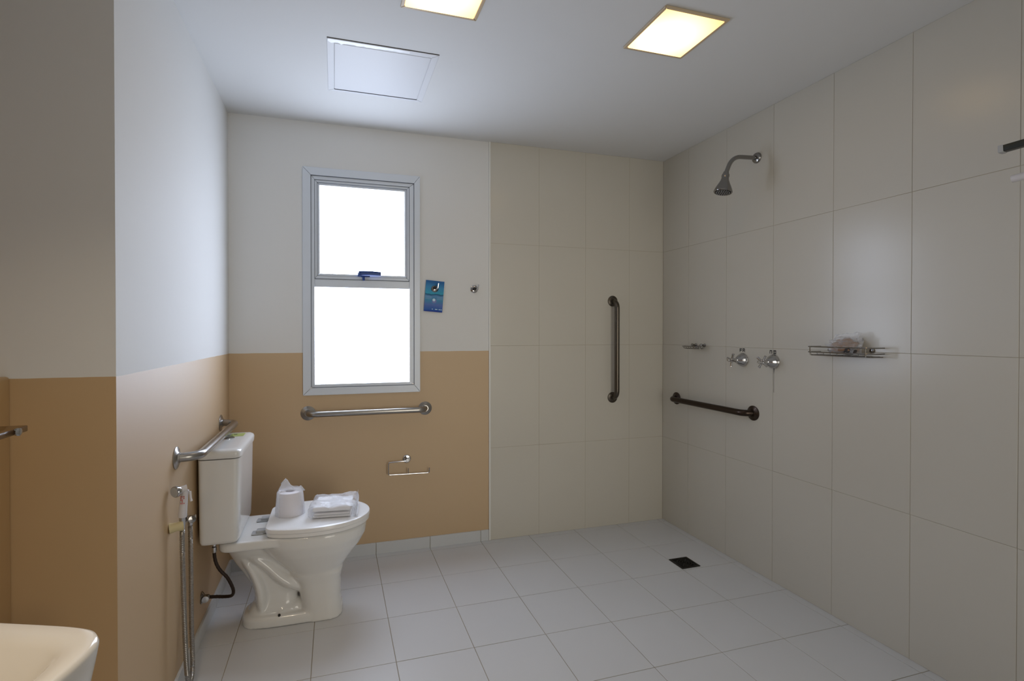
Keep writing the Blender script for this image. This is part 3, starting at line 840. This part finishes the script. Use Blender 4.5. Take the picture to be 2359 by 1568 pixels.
cd = thing('hanger_card', 'blue water-drop printed card hanging from the hook beside the window', 'card', (0.546, D - 0.0095, 1.477))
cd.rotation_euler = (0, math.radians(4.5), 0)
m_ = MB(); outer = [(-0.053, -0.136), (0.053, -0.136), (0.053, 0.040), (-0.053, 0.040)]
ring_o = []; ring_i = []; nseg = 32
for k in range(nseg):
    a = 2 * PI * k / nseg + PI / 4; c_, s_ = math.cos(a), math.sin(a); mxx = max(abs(c_), abs(s_))
    ring_o.append((c_ / mxx * 0.053, -0.048 + s_ / mxx * 0.088)); ring_i.append((c_ * 0.021, -0.006 + s_ * 0.019))
v = [(x, -0.0005, z) for x, z in ring_o] + [(x, -0.0005, z) for x, z in ring_i] + [(x, 0.0005, z) for x, z in ring_o] + [(x, 0.0005, z) for x, z in ring_i]
f = []
for k in range(nseg):
    q = (k + 1) % nseg; N = nseg
    f += [(k, q, N + q, N + k), (2 * N + k, 3 * N + k, 3 * N + q, 2 * N + q), (k, 2 * N + k, 2 * N + q, q), (N + k, N + q, 3 * N + q, 3 * N + k)]
m_.add(v, f); build(m_, 'card_sheet', card_material(), cd, smooth=False)
# printed drop, ripple lines and the row of tiny light lettering at its foot
deep, pale, ripple = mat('print_deep_blue', lin(24, 60, 150), 0.3), mat('print_pale', lin(170, 205, 225), 0.3), mat('print_ripple', lin(140, 175, 215), 0.3)
build(MB().lathe([(0.0135, 0), (0.0135, 0.0003)], (0.002, -0.0005, -0.074), (0, -1, 0), 24), 'printed_drop', deep, cd, smooth=False)
build(MB().lathe([(0.0080, 0), (0.0080, 0.0005)], (0.000, -0.0005, -0.069), (0, -1, 0), 20), 'printed_highlight', pale, cd, smooth=False)
for zz_ in (-0.052, -0.058, -0.064):
    for x0_, x1_ in ((-0.051, -0.014), (0.018, 0.051)):
        build(MB().box(x0_, x1_, -0.0009, -0.0005, zz_ - 0.0005, zz_ + 0.0005), 'printed_ripple', ripple, cd, smooth=False)
for xx, ww in ((-0.008, 0.006), (0.010, 0.014), (0.031, 0.008), (0.042, 0.007)):
    build(MB().box(xx, xx + ww, -0.001, -0.0005, -0.1235, -0.1195), 'printed_lettering', pale, cd, smooth=False)

# ------------------------------------------------------------------ toilet paper holder
tp = thing('paper_holder', 'empty chrome wire toilet paper holder on the tan back wall', 'paper holder', (0.387, D, 0.515))
part(MB().lathe([(0.0225, 0), (0.0225, 0.005), (0.019, 0.008), (0.009, 0.009), (0.009, 0.032), (0.0075, 0.034)], (0.387, D, 0.515), (0, -1, 0), 28), 'wall_flange', M['chrome'], tp)
yp = D - 0.028; W_ = rounded([(0.387, yp, 0.510), (0.283, yp, 0.506), (0.283, yp, 0.438), (0.510, yp, 0.434), (0.510, yp, 0.462)], 0.010, 5)
part(MB().tube(W_, 0.0030, 10), 'wire_arm', M['chrome'], tp)
part(MB().tube([(0.392, yp, 0.436), (0.392, yp, 0.468)], 0.0026, 10), 'wire_stub', M['chrome'], tp)

# ------------------------------------------------------------------ bidet spray
bs = thing('bidet_spray', 'white hand bidet spray with chrome hose hanging in a cream wall holder', 'bidet spray', (XL, 1.88, 0.60))
hx, hy = -0.478, 1.885
hd = MB(); Q = [(hx - 0.003, hy, 0.618), (hx - 0.002, hy, 0.63), (hx + 0.001, hy, 0.665), (hx + 0.004, hy, 0.690), (hx + 0.007, hy, 0.706)]
hd.tube(Q, [0.0125, 0.013, 0.0118, 0.0105, 0.011], 20)
hd.tube([(hx + 0.012, hy, 0.712), (hx - 0.012, hy - 0.008, 0.708)], [0.0115, 0.0105], 18)
part(hd, 'handle', M['plastic'], bs)
hv = Vector((-0.55, -0.83, -0.05)).normalized(); hc = Vector((hx - 0.008, hy - 0.010, 0.709))
shd = part(MB().lathe([(0.010, 0), (0.016, 0.004), (0.0185, 0.012), (0.0185, 0.017), (0.017, 0.019), (0.0, 0.0195)], hc, hv, 28), 'spray_head', M['chrome'], bs)
part(MB().lathe([(0.0155, 0), (0.0155, 0.001)], hc + hv * 0.0195, hv, 28), 'spray_face', M['greyp'], shd)
part(MB().tube([(hx + 0.020, hy, 0.700), (hx + 0.022, hy, 0.678), (hx + 0.024, hy, 0.668)], [0.004, 0.0035, 0.0045], 8), 'trigger', M['plastic'], bs)
rd = MB(); rr_ = random.Random(5)
for i in range(5):
    for j in range(3):
        if rr_.random() < 0.8:
            a = -2.0 + j * 0.38; z = 0.664 + i * 0.0055; rad = 0.0126
            cxx = hx + 0.0012
            p = Vector((cxx + rad * math.cos(a), hy + rad * math.sin(a), z)); rd.box(p.x - 0.0013, p.x + 0.0013, p.y - 0.001, p.y + 0.001, z, z + 0.003)
part(rd, 'red_lettering', M['red'], bs, smooth=False)
part(MB().lathe([(0.0095, 0), (0.0095, 0.026), (0.0075, 0.03), (0.0068, 0.05)], (hx - 0.003, hy, 0.618), (0, 0, -1), 16), 'hose_nut', M['chrome'], bs)
ho = MB(); ho.tube([(XL, 1.872, 0.588), (XL + 0.020, 1.877, 0.590), (XL + 0.036, 1.884, 0.591)], [0.017, 0.0145, 0.0175], 18)
part(ho, 'wall_holder', M['cream'], bs, label='cream plastic holder')
def hosepath(pts, step=0.004):
    P = []
    for i in range(len(pts) - 1):
        a0, a1, a2, a3 = [Vector(pts[max(0, min(len(pts) - 1, j))]) for j in (i - 1, i, i + 1, i + 2)]
        n_ = max(4, int((a2 - a1).length / step))
        for k in range(n_):
            t = k / n_; P.append(0.5 * ((2 * a1) + (-a0 + a2) * t + (2 * a0 - 5 * a1 + 4 * a2 - a3) * t * t + (-a0 + 3 * a1 - 3 * a2 + a3) * t ** 3))
    P.append(Vector(pts[-1])); return P
HP = hosepath([(hx - 0.003, hy, 0.575), (hx - 0.003, hy, 0.50), (-0.477, 1.882, 0.35), (-0.474, 1.886, 0.20), (-0.471, 1.895, 0.09), (-0.470, 1.925, 0.040), (-0.472, 1.965, 0.075), (-0.482, 1.995, 0.20), (-0.490, 2.025, 0.36), (-0.497, 2.05, 0.48), (-0.499, 2.055, 0.528)], 0.0028)
part(MB().tube(HP, [0.0082 if i % 2 else 0.0068 for i in range(len(HP))], 12), 'hose', M['steel'], bs)
bt = thing('bidet_tap', 'small chrome stop tap on the left wall feeding the bidet hose', 'tap', (XL, 2.06, 0.56))
part(MB().lathe([(0.017, 0), (0.017, 0.003), (0.009, 0.006), (0.009, 0.022), (0.010, 0.024), (0.010, 0.032), (0.0, 0.033)], (XL, 2.06, 0.556), (1, 0, 0), 20), 'tap_body', M['chrome'], bt)
part(MB().lathe([(0.0085, 0), (0.0085, 0.018), (0.007, 0.022)], (-0.499, 2.056, 0.551), (0, 0, -1), 12), 'tap_outlet', M['chrome'], bt)
part(MB().lathe([(0.006, 0), (0.006, 0.01), (0.012, 0.012), (0.0125, 0.022), (0.0, 0.024)], (-0.497, 2.052, 0.556), (0.5, -1, 0.1), 12), 'tap_knob', M['dchrome'], bt)

# ------------------------------------------------------------------ floor drain
fd = thing('floor_drain', 'square dark metal floor drain grate in the shower corner', 'drain', (DRX, DRY, 0))
part(MB().box(DRX - 0.054, DRX + 0.054, DRY - 0.054, DRY + 0.054, 0.0002, 0.0012), 'drain_recess', M['void'], fd, smooth=False)
gr = MB()
for m4 in miter(-0.046, 0.046, -0.046, 0.046, -0.056, 0.056, -0.056, 0.056, 0.0, 0.003):
    gr.add([(DRX + x, DRY + z, 0.0004 + y) for x, y, z in m4.v], m4.f)
for R_ in (0.012, 0.024, 0.036):
    gr.tube([(DRX + R_ * math.cos(2 * PI * k / 32), DRY + R_ * math.sin(2 * PI * k / 32), 0.0022) for k in range(32)], 0.0024, 6, closed=True)
for k in range(8):
    a = 2 * PI * k / 8; gr.tube([(DRX + 0.008 * math.cos(a), DRY + 0.008 * math.sin(a), 0.0022), (DRX + 0.048 * math.cos(a), DRY + 0.048 * math.sin(a), 0.0022)], 0.0019, 6)
part(gr, 'grate', M['drain'], fd)

# ------------------------------------------------------------------ basin, glass shelf
ba = thing('wash_basin', 'cream white wash basin with rounded front, cut by the lower left corner', 'basin', (XV, 0.60, 0.82))
def bring(x0, x1, y0, y1, z, e=9, n=120, bulge=0.0):
    xc, yc = (x0 + x1) / 2, (y0 + y1) / 2; R = []
    for k in range(n):
        a = 2 * PI * k / n; c_, s_ = math.cos(a), math.sin(a)
        x = xc + (x1 - x0) / 2 * math.copysign(abs(c_) ** (2 / e), c_); y = yc + (y1 - y0) / 2 * math.copysign(abs(s_) ** (2 / e), s_)
        if x > xc: x -= bulge * ((y - yc) / ((y1 - y0) / 2)) ** 2 * ((x - xc) / (x1 - xc))
        fr = (x - XV) / 0.43
        y += 0.17 * (1 - fr) * (y - by0) / (by1 - by0)
        x -= 0.29 * (by1 - y) * max(0, fr) if y < by1 else 0
        R.append((x, y, z))
    return R
bx0, bx1, by0, by1, bz = XV, -0.277, 0.24, 0.815, 0.822
rings = [bring(bx0, bx1 - 0.20, by0 + 0.12, by1 - 0.12, bz - 0.17), bring(bx0, bx1 - 0.12, by0 + 0.07, by1 - 0.07, bz - 0.15), bring(bx0, bx1 - 0.035, by0 + 0.02, by1 - 0.025, bz - 0.11), bring(bx0, bx1 - 0.012, by0 + 0.008, by1 - 0.008, bz - 0.075),
         bring(bx0, bx1 - 0.003, by0 + 0.003, by1 - 0.003, bz - 0.03), bring(bx0, bx1, by0, by1, bz - 0.008), bring(bx0 + 0.002, bx1 - 0.002, by0 + 0.002, by1 - 0.002, bz - 0.002), bring(bx0 + 0.006, bx1 - 0.007, by0 + 0.006, by1 - 0.006, bz),
         bring(bx0 + 0.12, bx1 - 0.028, by0 + 0.03, by1 - 0.036, bz - 0.001), bring(bx0 + 0.125, bx1 - 0.036, by0 + 0.038, by1 - 0.046, bz - 0.006), bring(bx0 + 0.135, bx1 - 0.055, by0 + 0.055, by1 - 0.075, bz - 0.035), bring(bx0 + 0.16, bx1 - 0.09, by0 + 0.10, by1 - 0.12, bz - 0.085),
         bring(bx0 + 0.20, bx1 - 0.14, by0 + 0.18, by1 - 0.20, bz - 0.105)]
part(MB().loft(rings), 'basin_bowl', M['basin'], ba, ang=50)
part(MB().lathe([(0.022, 0), (0.022, 0.003), (0.012, 0.004)], (-0.50, 0.58, bz - 0.106), (0, 0, 1), 20), 'waste', M['chrome'], ba)
part(MB().lathe([(0.02, 0), (0.02, 0.06), (0.032, 0.065), (0.032, 0.12), (0.02, 0.125), (0.02, 0.20)], (-0.52, 0.58, bz - 0.165), (0, 0, -1), 20), 'waste_trap', M['dchrome'], ba)

gs = thing('wall_shelf', 'dark brown glossy shelf with a chrome clip above the basin, far left', 'shelf', (XV, 0.9, 1.045))
part(MB().box(XV + 0.0002, -0.572, 0.62, 1.205, 1.033, 1.045), 'shelf_plate', mat('dark_brown_shelf', lin(84, 56, 22), 0.12), gs, bevel=0.002)
for yy in (1.15, 0.68):
    c_ = MB().box(XV, XV + 0.02, yy - 0.018, yy + 0.018, 1.025, 1.059)
    part(c_, 'shelf_bracket', M['chrome'], gs, bevel=0.003)
part(MB().lathe([(0.006, 0), (0.0075, 0.002), (0.0075, 0.006), (0.004, 0.007)], (-0.572, 1.165, 1.039), (1, -0.3, 0), 16), 'shelf_clip', M['chrome'], gs)

# ------------------------------------------------------------------ towel rack on the near right wall
tr = thing('towel_rack', 'dark towel rack bar with a pale rod below, cut by the right edge', 'towel rack', (XT, 0.80, 1.74))
def slab(a, b_, wd, ht):
    a, b_ = Vector(a), Vector(b_); d0 = (b_ - a).normalized(); s_ = d0.cross(Vector((0, 0, 1))).normalized() * wd; u_ = s_.cross(d0).normalized() * ht
    R = [[p - s_ - u_, p + s_ - u_, p + s_ + u_, p - s_ + u_] for p in (a, b_)]
    return MB().loft(R)
part(slab((1.898, 1.000, 1.768), (1.985, 0.55, 1.80), 0.012, 0.0095), 'rack_bar', M['towelbar'], tr, bevel=0.002)
part(slab((1.8965, 1.008, 1.7675), (1.8985, 0.996, 1.768), 0.0135, 0.011), 'end_cap', M['greyp'], tr, bevel=0.002)
part(MB().tube([(1.91, 0.985, 1.676), (1.985, 0.55, 1.722)], 0.011, 12), 'rod', M['plastic'], tr)
part(MB().box(1.975, XT, 0.56, 0.59, 1.71, 1.82), 'wall_bracket', M['towelbar'], tr, bevel=0.003)
